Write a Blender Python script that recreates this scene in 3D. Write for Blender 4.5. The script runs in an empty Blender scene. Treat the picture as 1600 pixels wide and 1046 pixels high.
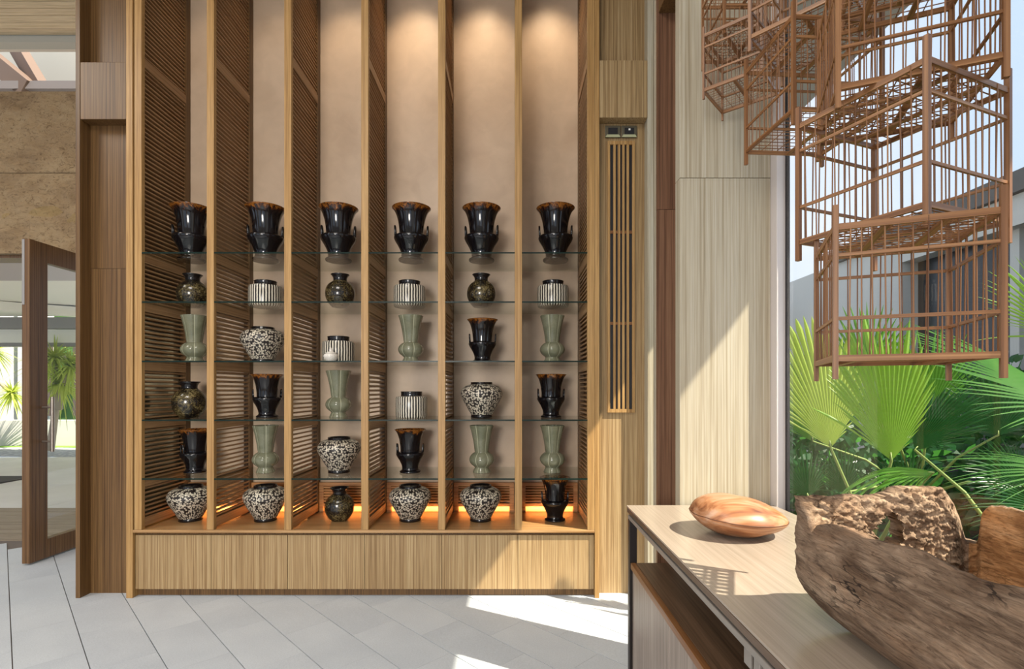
import bpy, bmesh, math, random
from mathutils import Vector, Matrix, noise, Quaternion
random.seed(7)
sc = bpy.context.scene
COL = sc.collection
F, CX, HY, CZ = 812.0, 800.0, 610.0, 1.25          # focal length in pixels, axis column, horizon row, eye height

# ------------------------------------------------------------------ camera, sky, sun, exposure
cam_d = bpy.data.cameras.new('camera'); cam = bpy.data.objects.new('camera', cam_d); COL.objects.link(cam)
cam.location = (0, 0, CZ); cam.rotation_euler = (math.pi/2, 0, 0)
cam_d.sensor_width = 36; cam_d.lens = 36*F/1600; cam_d.shift_y = 87/1600; cam_d.clip_start = .02
sc.camera = cam
vs = sc.view_settings
vs.view_transform = 'Standard'; vs.look = 'None'; vs.gamma = 1; vs.use_curve_mapping = False
vs.exposure = 0.22
wd = bpy.data.worlds.new('sky'); sc.world = wd; wd.use_nodes = True
wn, wl = wd.node_tree.nodes, wd.node_tree.links
wn.clear()
w_out = wn.new('ShaderNodeOutputWorld'); w_bg = wn.new('ShaderNodeBackground')
w_tc = wn.new('ShaderNodeTexCoord'); w_no = wn.new('ShaderNodeTexNoise'); w_rp = wn.new('ShaderNodeValToRGB')
w_no.inputs['Scale'].default_value = 2.2; w_no.inputs['Detail'].default_value = 5
w_rp.color_ramp.elements[0].position = .38; w_rp.color_ramp.elements[0].color = (.62, .76, .97, 1)
w_rp.color_ramp.elements[1].position = .62; w_rp.color_ramp.elements[1].color = (.86, .91, 1.0, 1)
wl.new(w_tc.outputs['Generated'], w_no.inputs['Vector']); wl.new(w_no.outputs['Fac'], w_rp.inputs['Fac'])
wl.new(w_rp.outputs['Color'], w_bg.inputs['Color']); wl.new(w_bg.outputs[0], w_out.inputs[0])
w_bg.inputs['Strength'].default_value = 1.0
sun_d = bpy.data.lights.new('sun', 'SUN'); sun = bpy.data.objects.new('sun', sun_d); COL.objects.link(sun)
sun_d.energy = 10.5; sun_d.angle = .009; sun_d.color = (1, .9, .74)
SUN_DIR = Vector((-1, .54, -1.37)).normalized()
sun.rotation_euler = SUN_DIR.to_track_quat('-Z', 'Y').to_euler(); sun.location = (6, -3, 8)

def area(name, loc, size, energy, color, direction=(0, 0, -1), sy=None):
    d = bpy.data.lights.new(name, 'AREA'); o = bpy.data.objects.new(name, d); COL.objects.link(o)
    d.shape = 'RECTANGLE'; d.size = size; d.size_y = sy or size; d.energy = energy; d.color = color
    o.location = loc; o.rotation_euler = Vector(direction).to_track_quat('-Z', 'Y').to_euler()
    return o
# added fill lights, out of view, to brighten the room
area('overhead_fill_light', (-1.2, .2, 4.15), 1.4, 75, (1, .93, .85), (0, .35, -1))
area('overhead_fill_light', (-4.0, 1.6, 4.15), 1.2, 62, (1, .93, .84))
area('front_fill_light', (-1.4, -2.6, 1.7), 1.2, 52, (1, .95, .88), (-.05, 1, -.36)).data.spread = math.radians(105)  # added front fill behind the camera, brightens the lower shelves
BAYS = [(-2.215, -1.845), (-1.79, -1.372), (-1.325, -.907), (-.86, -.445), (-.4, .016), (.06, .455)]
for a, b in BAYS:      # warm downlights in the head of each cabinet bay
    ld = bpy.data.lights.new('cabinet_downlight', 'SPOT'); lo = bpy.data.objects.new('cabinet_downlight', ld); COL.objects.link(lo)
    ld.energy = 30 if a > -1.0 else 18 if a > -1.4 else 6; ld.color = (1, .76, .5); ld.spot_size = math.radians(64); ld.spot_blend = 1.0; ld.shadow_soft_size = .04
    lo.location = ((a+b)/2, 3.2, 4.19); lo.rotation_euler = Vector((0, .42, -1)).to_track_quat('-Z', 'Y').to_euler()

# ------------------------------------------------------------------ mesh helpers
def P(px, py, Y): return Vector(((px-CX)*Y/F, Y, CZ-(py-HY)*Y/F))

class MB:
    def __init__(s): s.v = []; s.f = []; s.m = []
    def add(s, vs_, fs, mi=0):
        b = len(s.v); s.v += [tuple(v) for v in vs_]; s.f += [tuple(b+i for i in f) for f in fs]; s.m += [mi]*len(fs); return s
    def box(s, x0, x1, y0, y1, z0, z1, mi=0):
        return s.add([(x0,y0,z0),(x1,y0,z0),(x1,y1,z0),(x0,y1,z0),(x0,y0,z1),(x1,y0,z1),(x1,y1,z1),(x0,y1,z1)],
                     [(3,2,1,0),(4,5,6,7),(0,1,5,4),(1,2,6,5),(2,3,7,6),(3,0,4,7)], mi)
    def bar(s, p, q, w, h, up=(0,0,1), mi=0):
        p, q = Vector(p), Vector(q); d = (q-p).normalized(); u = Vector(up)
        if abs(d.dot(u)) > .98: u = Vector((1,0,0))
        a = d.cross(u).normalized()*w/2; b = a.cross(d).normalized()*h/2
        vs_ = [p-a-b, p+a-b, p+a+b, p-a+b, q-a-b, q+a-b, q+a+b, q-a+b]
        return s.add(vs_, [(0,1,2,3),(7,6,5,4),(0,4,5,1),(1,5,6,2),(2,6,7,3),(3,7,4,0)], mi)
    def tube(s, pts, r, n=8, cap=True, mi=0):
        pts = [Vector(p) for p in pts]; rs = r if isinstance(r, (list, tuple)) else [r]*len(pts)
        vs_ = []; ref = None
        for i, p in enumerate(pts):
            d = (pts[min(i+1, len(pts)-1)]-pts[max(i-1, 0)]).normalized()
            if ref is None: ref = Vector((0,0,1)) if abs(d.z) < .9 else Vector((1,0,0))
            a = (ref-d*ref.dot(d)).normalized(); b = d.cross(a); ref = a
            for k in range(n):
                t = 2*math.pi*k/n; vs_.append(p+(a*math.cos(t)+b*math.sin(t))*rs[i])
        fs = []
        for i in range(len(pts)-1):
            for k in range(n):
                k2 = (k+1) % n; fs.append((i*n+k, i*n+k2, (i+1)*n+k2, (i+1)*n+k))
        if cap: fs += [tuple(range(n-1, -1, -1)), tuple((len(pts)-1)*n+k for k in range(n))]
        return s.add(vs_, fs, mi)
    def lathe(s, prof, n=40, lobe=None, mi=0, sx=1, sy=1):
        vs_ = []; fs = []
        for (r, z) in prof:
            for k in range(n):
                t = 2*math.pi*k/n; rr = r*(lobe(t, z) if lobe else 1)
                vs_.append((rr*math.cos(t)*sx, rr*math.sin(t)*sy, z))
        for i in range(len(prof)-1):
            for k in range(n):
                k2 = (k+1) % n; fs.append((i*n+k, i*n+k2, (i+1)*n+k2, (i+1)*n+k))
        fs.append(tuple(range(n-1, -1, -1)))
        if prof[-1][0] > 1e-4: fs.append(tuple((len(prof)-1)*n+k for k in range(n)))
        return s.add(vs_, fs, mi)
    def mesh(s, name, mats, smooth=False, off=None):
        me = bpy.data.meshes.new(name)
        v = s.v if off is None else [(a-off[0], b-off[1], c-off[2]) for a, b, c in s.v]
        me.from_pydata(v, [], s.f)
        for m in (mats if isinstance(mats, (list, tuple)) else [mats]): me.materials.append(m)
        if any(s.m): me.polygons.foreach_set('material_index', s.m)
        if smooth: me.polygons.foreach_set('use_smooth', [True]*len(me.polygons))
        me.update(); return me
    def build(s, name, mats, parent=None, smooth=False, bevel=0, world=True, auto=None):
        off = wloc(parent) if (parent is not None and world) else None
        o = link(name, s.mesh(name, mats, smooth, off), parent)
        if bevel:
            b = o.modifiers.new('bevel', 'BEVEL'); b.width = bevel; b.segments = 2; b.limit_method = 'ANGLE'
        if auto: sharp(o.data, auto)
        return o
def sharp(me, deg):
    bm = bmesh.new(); bm.from_mesh(me)
    for f in bm.faces: f.smooth = True
    for e in bm.edges:
        if len(e.link_faces) == 2 and e.calc_face_angle(0) > math.radians(deg): e.smooth = False
    bm.to_mesh(me); bm.free()
def wloc(o):
    v = Vector((0,0,0))
    while o is not None: v = v+o.location; o = o.parent
    return v
def link(name, data, parent=None):
    o = bpy.data.objects.new(name, data); COL.objects.link(o)
    if parent is not None: o.parent = parent
    return o
def tag(o, label=None, cat=None, group=None, kind=None):
    if label: o['label'] = label
    if cat: o['category'] = cat
    if group: o['group'] = group
    if kind: o['kind'] = kind
    return o
def empty(name, loc, label=None, cat=None, group=None, kind=None, rz=0):
    o = link(name, None); o.location = loc; o.rotation_euler = (0, 0, rz); o.empty_display_size = .05
    return tag(o, label, cat, group, kind)
def copy_tree(o, parent=None):
    c = o.copy(); COL.objects.link(c)
    if parent is not None: c.parent = parent
    for ch in [x for x in COL.objects if x.parent == o]: copy_tree(ch, c)
    return c
def interp(prof, n):
    """smooth profile through the points (Catmull-Rom)"""
    out = []; p = [prof[0]]+list(prof)+[prof[-1]]
    for i in range(1, len(p)-2):
        for k in range(n):
            t = k/n
            q = [.5*((2*p[i][j])+(-p[i-1][j]+p[i+1][j])*t+(2*p[i-1][j]-5*p[i][j]+4*p[i+1][j]-p[i+2][j])*t*t+(-p[i-1][j]+3*p[i][j]-3*p[i+1][j]+p[i+2][j])*t**3) for j in (0, 1)]
            out.append((max(q[0], 1e-4), q[1]))
    out.append(prof[-1]); return out

# ------------------------------------------------------------------ materials
class N:
    def __init__(s, name):
        s.m = bpy.data.materials.new(name); s.m.use_nodes = True
        s.n, s.l = s.m.node_tree.nodes, s.m.node_tree.links
        s.b = s.n['Principled BSDF']; s.out = s.n['Material Output']
    def new(s, t, **kw):
        o = s.n.new(t)
        for k, v in kw.items():
            if hasattr(o, k): setattr(o, k, v)
            else: o.inputs[k].default_value = v
        return o
    def link(s, a, b): s.l.new(a, b)
    def coord(s, scale=(1,1,1), rand=True, out='Object'):
        tc = s.new('ShaderNodeTexCoord'); mp = s.new('ShaderNodeMapping'); mp.inputs['Scale'].default_value = scale
        s.link(tc.outputs[out], mp.inputs['Vector'])
        if rand:
            oi = s.new('ShaderNodeObjectInfo'); ml = s.new('ShaderNodeMath', operation='MULTIPLY'); ml.inputs[1].default_value = 37.0
            s.link(oi.outputs['Random'], ml.inputs[0]); s.link(ml.outputs[0], mp.inputs['Location'])
        return mp.outputs['Vector']
    def noise(s, vec, scale=1, detail=4, dist=0, rough=.5):
        o = s.new('ShaderNodeTexNoise'); o.inputs['Scale'].default_value = scale; o.inputs['Detail'].default_value = detail
        o.inputs['Distortion'].default_value = dist; o.inputs['Roughness'].default_value = rough
        s.link(vec, o.inputs['Vector']); return o.outputs['Fac']
    def ramp(s, fac, stops):
        r = s.new('ShaderNodeValToRGB'); e = r.color_ramp.elements
        while len(e) < len(stops): e.new(.5)
        for i, (p, c) in enumerate(stops):
            e[i].position = p; e[i].color = (*c, 1) if len(c) == 3 else c
        s.link(fac, r.inputs['Fac']); return r.outputs['Color']
    def mix(s, fac, a, b, mode='MIX'):
        o = s.new('ShaderNodeMix', data_type='RGBA', blend_type=mode)
        for sock, v in ((o.inputs['Factor'], fac), (o.inputs[6], a), (o.inputs[7], b)):
            if isinstance(v, (int, float)): sock.default_value = v
            elif isinstance(v, (tuple, list)): sock.default_value = (*v, 1)[:4]
            else: s.link(v, sock)
        return o.outputs[2]
    def math(s, op, a, b=None):
        o = s.new('ShaderNodeMath', operation=op)
        for i, v in enumerate((a, b)):
            if v is None: continue
            if isinstance(v, (int, float)): o.inputs[i].default_value = v
            else: s.link(v, o.inputs[i])
        return o.outputs[0]
    def bump(s, h, strength=.3, dist=.01):
        b = s.new('ShaderNodeBump'); b.inputs['Strength'].default_value = strength; b.inputs['Distance'].default_value = dist
        s.link(h, b.inputs['Height']); s.link(b.outputs[0], s.b.inputs['Normal'])
    def fin(s, col, rough=.5, metal=0, spec=None, coat=0):
        if isinstance(col, (tuple, list)): s.b.inputs['Base Color'].default_value = (*col, 1)[:4]
        else: s.link(col, s.b.inputs['Base Color'])
        if isinstance(rough, (int, float)): s.b.inputs['Roughness'].default_value = rough
        else: s.link(rough, s.b.inputs['Roughness'])
        s.b.inputs['Metallic'].default_value = metal
        if spec is not None: s.b.inputs['Specular IOR Level'].default_value = spec
        if coat: s.b.inputs['Coat Weight'].default_value = coat; s.b.inputs['Coat Roughness'].default_value = .04
        return s.m

def plain(name, c, rough=.5, metal=0, spec=None): return N(name).fin(c, rough, metal, spec)

def wood(name, dark, mid, light, axis='z', freq=85, rough=.45, tone=.16, fine=.35):
    """straight-grained reconstituted veneer: fine stripes along one axis"""
    m = N(name); freq *= 1.5; k = {'x': (.8, freq, freq), 'y': (freq, .8, freq), 'z': (freq, freq, .8)}[axis]
    v = m.coord(k); f1 = m.noise(v, 1, 3, .15, .6)
    k2 = tuple(a*.12 if a > 2 else .4 for a in k); f2 = m.noise(m.coord(k2), 1, 2, .4)
    c = m.ramp(f1, [(.32, dark), (.5, mid), (.68, light)])
    c = m.mix(m.math('MULTIPLY', f2, tone), c, dark, 'MULTIPLY')
    k3 = tuple(a*2.6 if a > 2 else 6 for a in k); f3 = m.noise(m.coord(k3), 1, 2)
    c = m.mix(fine, c, m.ramp(f3, [(.35, (.45,.4,.35)), (.6, (1.1,1.1,1.1))]), 'MULTIPLY')
    m.bump(f1, .08, .002)
    return m.fin(c, rough, 0, .4)

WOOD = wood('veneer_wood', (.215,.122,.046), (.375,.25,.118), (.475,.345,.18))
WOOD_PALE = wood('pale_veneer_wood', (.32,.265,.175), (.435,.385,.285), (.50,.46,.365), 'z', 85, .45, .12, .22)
WOOD_DARKER = wood('dimmed_brown_veneer', (.075,.035,.010), (.145,.075,.025), (.195,.108,.040))  # veneer darkened so the left pier's dimmer light sits in the colour
WOOD_MID = wood('dimmed_mid_veneer', (.21,.125,.05), (.37,.25,.12), (.47,.34,.18))  # veneer toned down to put the right pier's dim light into its colour
WOOD_SHADED = wood('shaded_veneer_wood', (.10,.045,.024), (.18,.09,.05), (.24,.13,.075))  # same veneer with the shade of the column recess put into its colour
WOOD_H = wood('post_wood', (.30,.16,.05), (.43,.25,.09), (.50,.31,.125), 'z', 60)
WOOD_Y = wood('slat_wood', (.23,.12,.05), (.355,.205,.095), (.44,.27,.135), 'y', 90)
WOOD_X = wood('shelf_base_wood', (.30,.16,.06), (.43,.25,.105), (.52,.32,.15), 'x', 60, .3)
COUNTER_TOP = wood('counter_top_wood', (.285,.235,.185), (.32,.265,.21), (.35,.29,.235), 'y', 90, .26, .03, .10)
COUNTER_EDGE = wood('counter_edge_wood', (.06,.037,.024), (.105,.068,.046), (.15,.10,.068), 'y', 90, .45)
LEDGE = wood('ledge_wood', (.07,.04,.022), (.12,.07,.04), (.17,.10,.06), 'y', 70, .4)
LEDGE_EDGE = wood('ledge_edge_wood', (.13,.052,.018), (.20,.085,.03), (.26,.12,.045), 'y', 60, .4)
DOOR_GREY = wood('greyed_door_wood', (.20,.155,.125), (.28,.225,.185), (.34,.28,.235), 'z', 45, .4, .2)
DOOR_WOOD = wood('door_wood', (.10,.048,.016), (.17,.085,.032), (.23,.125,.05), 'z', 70, .4)
CEIL_WOOD = wood('ceiling_plank_wood', (.64,.48,.27), (.74,.58,.36), (.80,.65,.43), 'x', 40, .5, .1)
CAGE = wood('cage_bamboo', (.135,.056,.02), (.235,.105,.042), (.35,.18,.08), 'z', 70, .4)
CAGE_R = wood('cage_rail_wood', (.16,.066,.023), (.28,.128,.048), (.40,.21,.09), 'x', 70, .4)
STEEL_DARK = plain('dark_steel', (.035,.028,.026), .4, .6)
STEEL_GREY = plain('grey_steel', (.30,.27,.24), .45, .5)
ALU = plain('grey_aluminium', (.62,.57,.55), .35, .2)
BLACK = plain('black_rubber', (.008,.008,.010), .5)
WHITE_PAINT = plain('white_render', (.80,.78,.73), .8)
BRASS = plain('satin_steel', (.40,.35,.30), .35, .8)

def plaster():
    m = N('polished_plaster'); v = m.coord((1,1,1), False)
    n1 = m.noise(v, 2.2, 5, .6); n2 = m.noise(v, 9, 4, .8)
    c = m.ramp(n1, [(.3, (.47,.345,.24)), (.7, (.58,.445,.325))])
    c = m.mix(.3, c, m.ramp(n2, [(.35, (.82,.8,.78)), (.65, (1.08,1.06,1.04))]), 'MULTIPLY')
    m.bump(n2, .05, .01)
    return m.fin(c, .42, 0, .4)
PLASTER = plaster()

def stone():
    m = N('rough_limestone'); v = m.coord((1,1,1.6), True)
    n1 = m.noise(v, 3, 6, .5, .65); n2 = m.noise(v, 22, 6, 1.2, .7)
    c = m.ramp(n1, [(.3, (.24,.155,.08)), (.5, (.33,.225,.12)), (.7, (.39,.28,.155))])
    c = m.mix(.8, c, m.ramp(n2, [(.33, (.35,.28,.2)), (.47, (1,1,1)), (.8, (1.1,1.08,1.05))]), 'MULTIPLY')
    n3 = m.noise(v, 1.1, 3, .2); c = m.mix(m.math('MULTIPLY', m.math('GREATER_THAN', n3, .7), .3), c, (.33,.22,.05))
    m.bump(m.math('ADD', m.math('MULTIPLY', n1, .6), n2), .7, .03)
    return m.fin(c, .9)
STONE = stone()

def tile():
    m = N('grey_stone_tile'); v = m.coord((1,1,1)); n1 = m.noise(v, 3, 4, .5); n2 = m.noise(v, 160, 3, 0, .7)
    c = m.ramp(n1, [(.3, (.50,.535,.575)), (.7, (.57,.605,.64))])
    c = m.mix(.55, c, m.ramp(n2, [(.3, (.78,.78,.78)), (.7, (1.1,1.1,1.1))]), 'MULTIPLY')
    oi = m.new('ShaderNodeObjectInfo'); c = m.mix(.5, c, m.ramp(oi.outputs['Random'], [(0, (.92,.92,.92)), (1, (1.05,1.04,1.02))]), 'MULTIPLY')
    m.bump(n2, .1, .004)
    return m.fin(c, .5, 0, .35)
TILE = tile()

def glass(name, tint, ior=1.5, gl=1.0):
    m = N(name); m.n.remove(m.b)
    t = m.new('ShaderNodeBsdfTransparent'); t.inputs['Color'].default_value = (*tint, 1)
    g = m.new('ShaderNodeBsdfGlossy'); g.inputs['Roughness'].default_value = 0.0
    fr = m.new('ShaderNodeFresnel'); fr.inputs['IOR'].default_value = ior
    ge = m.new('ShaderNodeNewGeometry'); f = m.math('MULTIPLY', fr.outputs[0], m.math('SUBTRACT', 1.0, ge.outputs['Backfacing']))
    f = m.math('MULTIPLY', f, gl)
    mx = m.new('ShaderNodeMixShader'); m.link(f, mx.inputs[0]); m.link(t.outputs[0], mx.inputs[1]); m.link(g.outputs[0], mx.inputs[2])
    m.link(mx.outputs[0], m.out.inputs[0]); return m.m
PANE = glass('window_glass', (.985,.995,.99), 1.5)
SHELF_GLASS = glass('shelf_glass', (.945,.97,.95), 1.45)
SHELF_EDGE = N('shelf_glass_edge').fin((.004,.016,.012), .3, 0, .2)

# --- ceramics
def black_glaze():
    m = N('black_glaze_amber_drip'); v = m.coord((1,1,1), True, 'Object')
    tc = m.new('ShaderNodeTexCoord'); sx = m.new('ShaderNodeSeparateXYZ'); m.link(tc.outputs['Generated'], sx.inputs[0])
    dn = m.noise(m.coord((55,55,9)), 1, 3, .3); n2 = m.noise(m.coord((260,260,160)), 1, 2)
    z = m.math('ADD', sx.outputs['Z'], m.math('MULTIPLY', m.math('SUBTRACT', dn, .5), .28))
    z = m.math('ADD', z, m.math('MULTIPLY', m.math('SUBTRACT', n2, .5), .10))
    c = m.ramp(z, [(0.0, (.004,.004,.006)), (.90, (.006,.005,.006)), (.945, (.07,.02,.005)), (.985, (.36,.13,.02)), (1.0, (.10,.035,.012))])
    return m.fin(c, .10, 0, .6)
BLACK_GLAZE = black_glaze()
BLACK_PLAIN = N('plain_black_glaze').fin((.008,.007,.008), .12, 0, .6)
FOOT_CLAY = N('bare_clay_foot').fin((.34,.22,.12), .7)

def speckle():
    m = N('mottled_gold_black_glaze'); v = m.coord((1,1,1)); n1 = m.noise(v, 110, 5, .8, .75); n2 = m.noise(v, 16, 3, .5)
    f = m.math('ADD', n1, m.math('MULTIPLY', m.math('SUBTRACT', n2, .5), .5))
    c = m.ramp(f, [(.47, (.010,.008,.007)), (.57, (.075,.055,.02)), (.68, (.27,.215,.10)), (.80, (.14,.13,.09))])
    return m.fin(c, .16, 0, .6)
SPECKLE = speckle()

def angle_frac(m, count):
    """0..1 saw across each of COUNT sectors round the vertical axis"""
    tc = m.new('ShaderNodeTexCoord'); s = m.new('ShaderNodeSeparateXYZ'); m.link(tc.outputs['Object'], s.inputs[0])
    a = m.math('ARCTAN2', s.outputs['Y'], s.outputs['X'])
    a = m.math('MULTIPLY', m.math('ADD', a, math.pi), count/(2*math.pi))
    return m.math('FRACT', a), s
def celadon():
    m = N('celadon_glaze'); fr, s = angle_frac(m, 6)
    d = m.math('ABSOLUTE', m.math('SUBTRACT', fr, .5))     # 0 at mid lobe, .5 at the groove
    v = m.coord((1,1,1)); n1 = m.noise(v, 14, 4, .4); n2 = m.noise(v, 120, 3)
    c = m.ramp(n1, [(.3, (.15,.158,.10)), (.7, (.228,.228,.155))])
    c = m.mix(.25, c, m.ramp(n2, [(.4, (.8,.8,.8)), (.6, (1.1,1.1,1.1))]), 'MULTIPLY')
    c = m.mix(m.ramp(d, [(.455, (0,0,0)), (.485, (.85,.85,.85))]), c, (.50,.50,.36))
    return m.fin(c, .13, 0, .55)
CELADON = celadon()
def stripes():
    m = N('black_white_striped_glaze'); fr, s = angle_frac(m, 36)
    nn = m.noise(m.coord((30,30,50)), 1, 2); f = m.math('ADD', fr, m.math('MULTIPLY', m.math('SUBTRACT', nn, .5), .22))
    c = m.ramp(f, [(.44, (.012,.010,.009)), (.50, (.74,.68,.56)), (.90, (.74,.68,.56)), (.96, (.012,.010,.009))])
    return m.fin(c, .25, 0, .5)
STRIPES = stripes()
def vine():
    m = N('black_glaze_white_vine'); tc = m.new('ShaderNodeTexCoord'); sp = m.new('ShaderNodeSeparateXYZ'); m.link(tc.outputs['Object'], sp.inputs[0])
    th = m.math('MULTIPLY', m.math('ARCTAN2', sp.outputs['Y'], sp.outputs['X']), .118)
    cb = m.new('ShaderNodeCombineXYZ'); m.link(th, cb.inputs[0]); m.link(sp.outputs['Z'], cb.inputs[1])
    oi = m.new('ShaderNodeObjectInfo'); m.link(m.math('MULTIPLY', oi.outputs['Random'], 5.0), cb.inputs[2])
    va = m.new('ShaderNodeVectorMath', operation='ADD'); cz = m.new('ShaderNodeCombineXYZ'); m.link(m.math('MULTIPLY', oi.outputs['Random'], 3.7), cz.inputs[0]); m.link(cb.outputs[0], va.inputs[0]); m.link(cz.outputs[0], va.inputs[1])
    v = va.outputs[0]
    def flowers(scale, lobes, base, amp):
        vo = m.new('ShaderNodeTexVoronoi', voronoi_dimensions='2D'); vo.inputs['Scale'].default_value = scale; vo.inputs['Randomness'].default_value = .8; m.link(v, vo.inputs['Vector'])
        sub = m.new('ShaderNodeVectorMath', operation='SUBTRACT'); m.link(v, sub.inputs[0]); m.link(vo.outputs['Position'], sub.inputs[1])
        q = m.new('ShaderNodeSeparateXYZ'); m.link(sub.outputs[0], q.inputs[0]); sc_ = m.new('ShaderNodeSeparateColor'); m.link(vo.outputs['Color'], sc_.inputs[0])
        an = m.math('ADD', m.math('MULTIPLY', m.math('ARCTAN2', q.outputs['Y'], q.outputs['X']), lobes), m.math('MULTIPLY', sc_.outputs[0], 6.28))
        lim = m.math('ADD', base, m.math('MULTIPLY', m.math('COSINE', an), amp))
        return m.math('LESS_THAN', vo.outputs['Distance'], lim)
    fl = flowers(64, 5, .285, .165)
    def stems(scale, thr, warp):
        nz = m.new('ShaderNodeTexNoise'); nz.inputs['Scale'].default_value = 20; nz.inputs['Detail'].default_value = 1; m.link(v, nz.inputs['Vector'])
        k = m.new('ShaderNodeVectorMath', operation='SCALE'); k.inputs['Scale'].default_value = warp; m.link(nz.outputs['Color'], k.inputs[0])
        a_ = m.new('ShaderNodeVectorMath', operation='ADD'); m.link(v, a_.inputs[0]); m.link(k.outputs[0], a_.inputs[1])
        vo = m.new('ShaderNodeTexVoronoi', voronoi_dimensions='2D', feature='DISTANCE_TO_EDGE'); vo.inputs['Scale'].default_value = scale; m.link(a_.outputs[0], vo.inputs['Vector'])
        return m.math('LESS_THAN', vo.outputs['Distance'], thr)
    f = m.math('MAXIMUM', fl, stems(15, .026, .045))
    c = m.mix(f, (.016,.011,.010), (.72,.65,.52))
    m.bump(f, .15, .002)
    return m.fin(c, .35, 0, .45)
VINE = vine()

# ------------------------------------------------------------------ room shell
def struct(name, label, cat='wall'):
    return empty(name, (0,0,0), label, cat, None, 'structure')
# floor: diagonal tiles, each one its own piece on a mortar bed
fl = struct('floor', 'pale grey stone tile floor laid on the diagonal', 'floor')
MB().box(-7, 1.02, -3, 4.34, -.12, -.012).build('mortar_bed', plain('mortar', (.16,.13,.11), .9), fl)
TW, TL, GAP = .2475, .495, .0022
tb = MB(); tb.box(-TL/2+.0006, TL/2-.0006, -TW/2+GAP, TW/2-GAP, -.012, 0)
tile_me = tb.mesh('tile', TILE)
u1 = Vector((-800, 812, 0)).normalized(); u2 = Vector((812, 800, 0)).normalized()
# one seam passes through the floor point seen at (196, 936)
s0 = P(196, 936, F*CZ/(936-HY)); s0.z = 0
far = []
for i in range(-22, 40):
    for j in range(-16, 22):
        c = s0+u2*((i+.5)*TW)+u1*(((j+(.5 if i % 2 else 0)))*TL+.1)
        if not (-6 < c.x < .98 and -1.0 < c.y < 4.29): continue
        Y = c.y
        inview = Y > 2.2 and -900*Y/F-.3 < c.x < 280*Y/F+.3 and not (Y > 3.24 and c.x > -2.75)
        far.append((0 if inview else 1, c))
far.sort(key=lambda t: t[0])
rot = math.atan2(u1.y, u1.x)
rest = MB()
for k, (flag, c) in enumerate(far):
    if flag == 0 and k < 290:
        o = link('tile', tile_me, fl); o.location = c; o.rotation_euler = (0, 0, rot)
    else:
        a, b = u1*(TL/2-.0006), u2*(TW/2-GAP)
        q = [c-a-b, c+a-b, c+a+b, c-a+b]
        rest.add(q+[p-Vector((0,0,.012)) for p in q], [(3,2,1,0),(0,1,5,4),(1,2,6,5),(2,3,7,6),(3,0,4,7)])
tag(rest.build('tiles', TILE, fl), kind='stuff')

# ceiling: slab, planks by the doorway
ce = struct('ceiling', 'pale timber plank ceiling above the open glass door', 'ceiling')
MB().box(-7, 1.02, -3, 4.6, 4.245, 4.4).build('slab', plain('ceiling_paint', (.72,.66,.56), .8), ce)
MB().box(-6.6, -2.4, 3.1, 4.345, 4.2432, 4.2446).build('dark_backing', plain('dark_gap', (.04,.025,.015), .9), ce)
pm = MB().box(-6.5, -2.5, -.0345, .0345, 4.222, 4.243).mesh('plank', CEIL_WOOD)
for i in range(15):
    o = link('plank', pm, ce); o.location = (random.uniform(-.02,.02), 4.31-.0755*i, 0)
# left end wall: stone over the doorway, concrete beam, clerestory
ws = struct('wall_left', 'rough beige limestone wall above the doorway')
zz = [2.395, 3.07, 3.757]; xx = [-6.4, -4.62, -3.3, -2.2]
def rough_block(x0, x1, y0, y1, z0, z1, amp, seed):
    nx, nz = 90, 44; mb = MB(); vs_ = []; fs = []
    for j in range(nz+1):
        for i in range(nx+1):
            x = x0+(x1-x0)*i/nx; z = z0+(z1-z0)*j/nz
            e = min(i, nx-i, j, nz-j); d = amp*(noise.fractal(Vector((x*7, z*13, seed)), .8, 2.1, 6)) if e else -.006
            vs_.append((x, y0-d, z))
    for j in range(nz):
        for i in range(nx):
            a = j*(nx+1)+i; fs.append((a, a+1, a+nx+2, a+nx+1))
    mb.add(vs_, fs); mb.box(x0+.002, x1-.002, y0+.02, y1, z0+.002, z1-.002); return mb
for r in range(2):
    for c in range(3):
        x0 = xx[c]+(.3 if r and c else 0); x1 = xx[c+1]+(.3 if r and c < 2 else 0)
        rough_block(x0+.002, x1-.002, 4.35, 4.6, zz[r]+.002, zz[r+1]-.002, .017, r*3+c).build('stone_block', STONE, ws, smooth=True)
MB().box(-6.5, -2.2, 4.355, 4.45, 4.17, 4.244).build('concrete_beam', N('board_marked_concrete').fin((.46,.44,.37), .8), ws)
MB().box(-6.5, -2.2, 4.40, 4.58, 2.37, 2.393).build('door_head', DOOR_WOOD, ws)
# clerestory roof timbers beyond the stone
rt = struct('roof_beams', 'rafters crossing the bright clerestory gap above the stone wall', 'beam')
RAFT = plain('rafter_wood', (.17,.115,.085), .6); STG = plain('roof_steel', (.20,.18,.18), .5)
MB().box(-7.5, -2.0, 4.95, 5.05, 4.125, 4.20).build('tie_beam', STG, rt)
MB().bar(P(-60, 55, 5.2), P(48, 143, 5.0), .13, .17).build('rafter', RAFT, rt, bevel=.003)
MB().bar(P(18, 60, 5.35), P(64, 139, 5.06), .09, .14).build('rafter', RAFT, rt, bevel=.003)
MB().box(-9, -1.5, 5.7, 5.75, 3.5, 5.2).build('gable_lining', plain('gable_paint', (.32,.32,.30), .8), rt)

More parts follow.
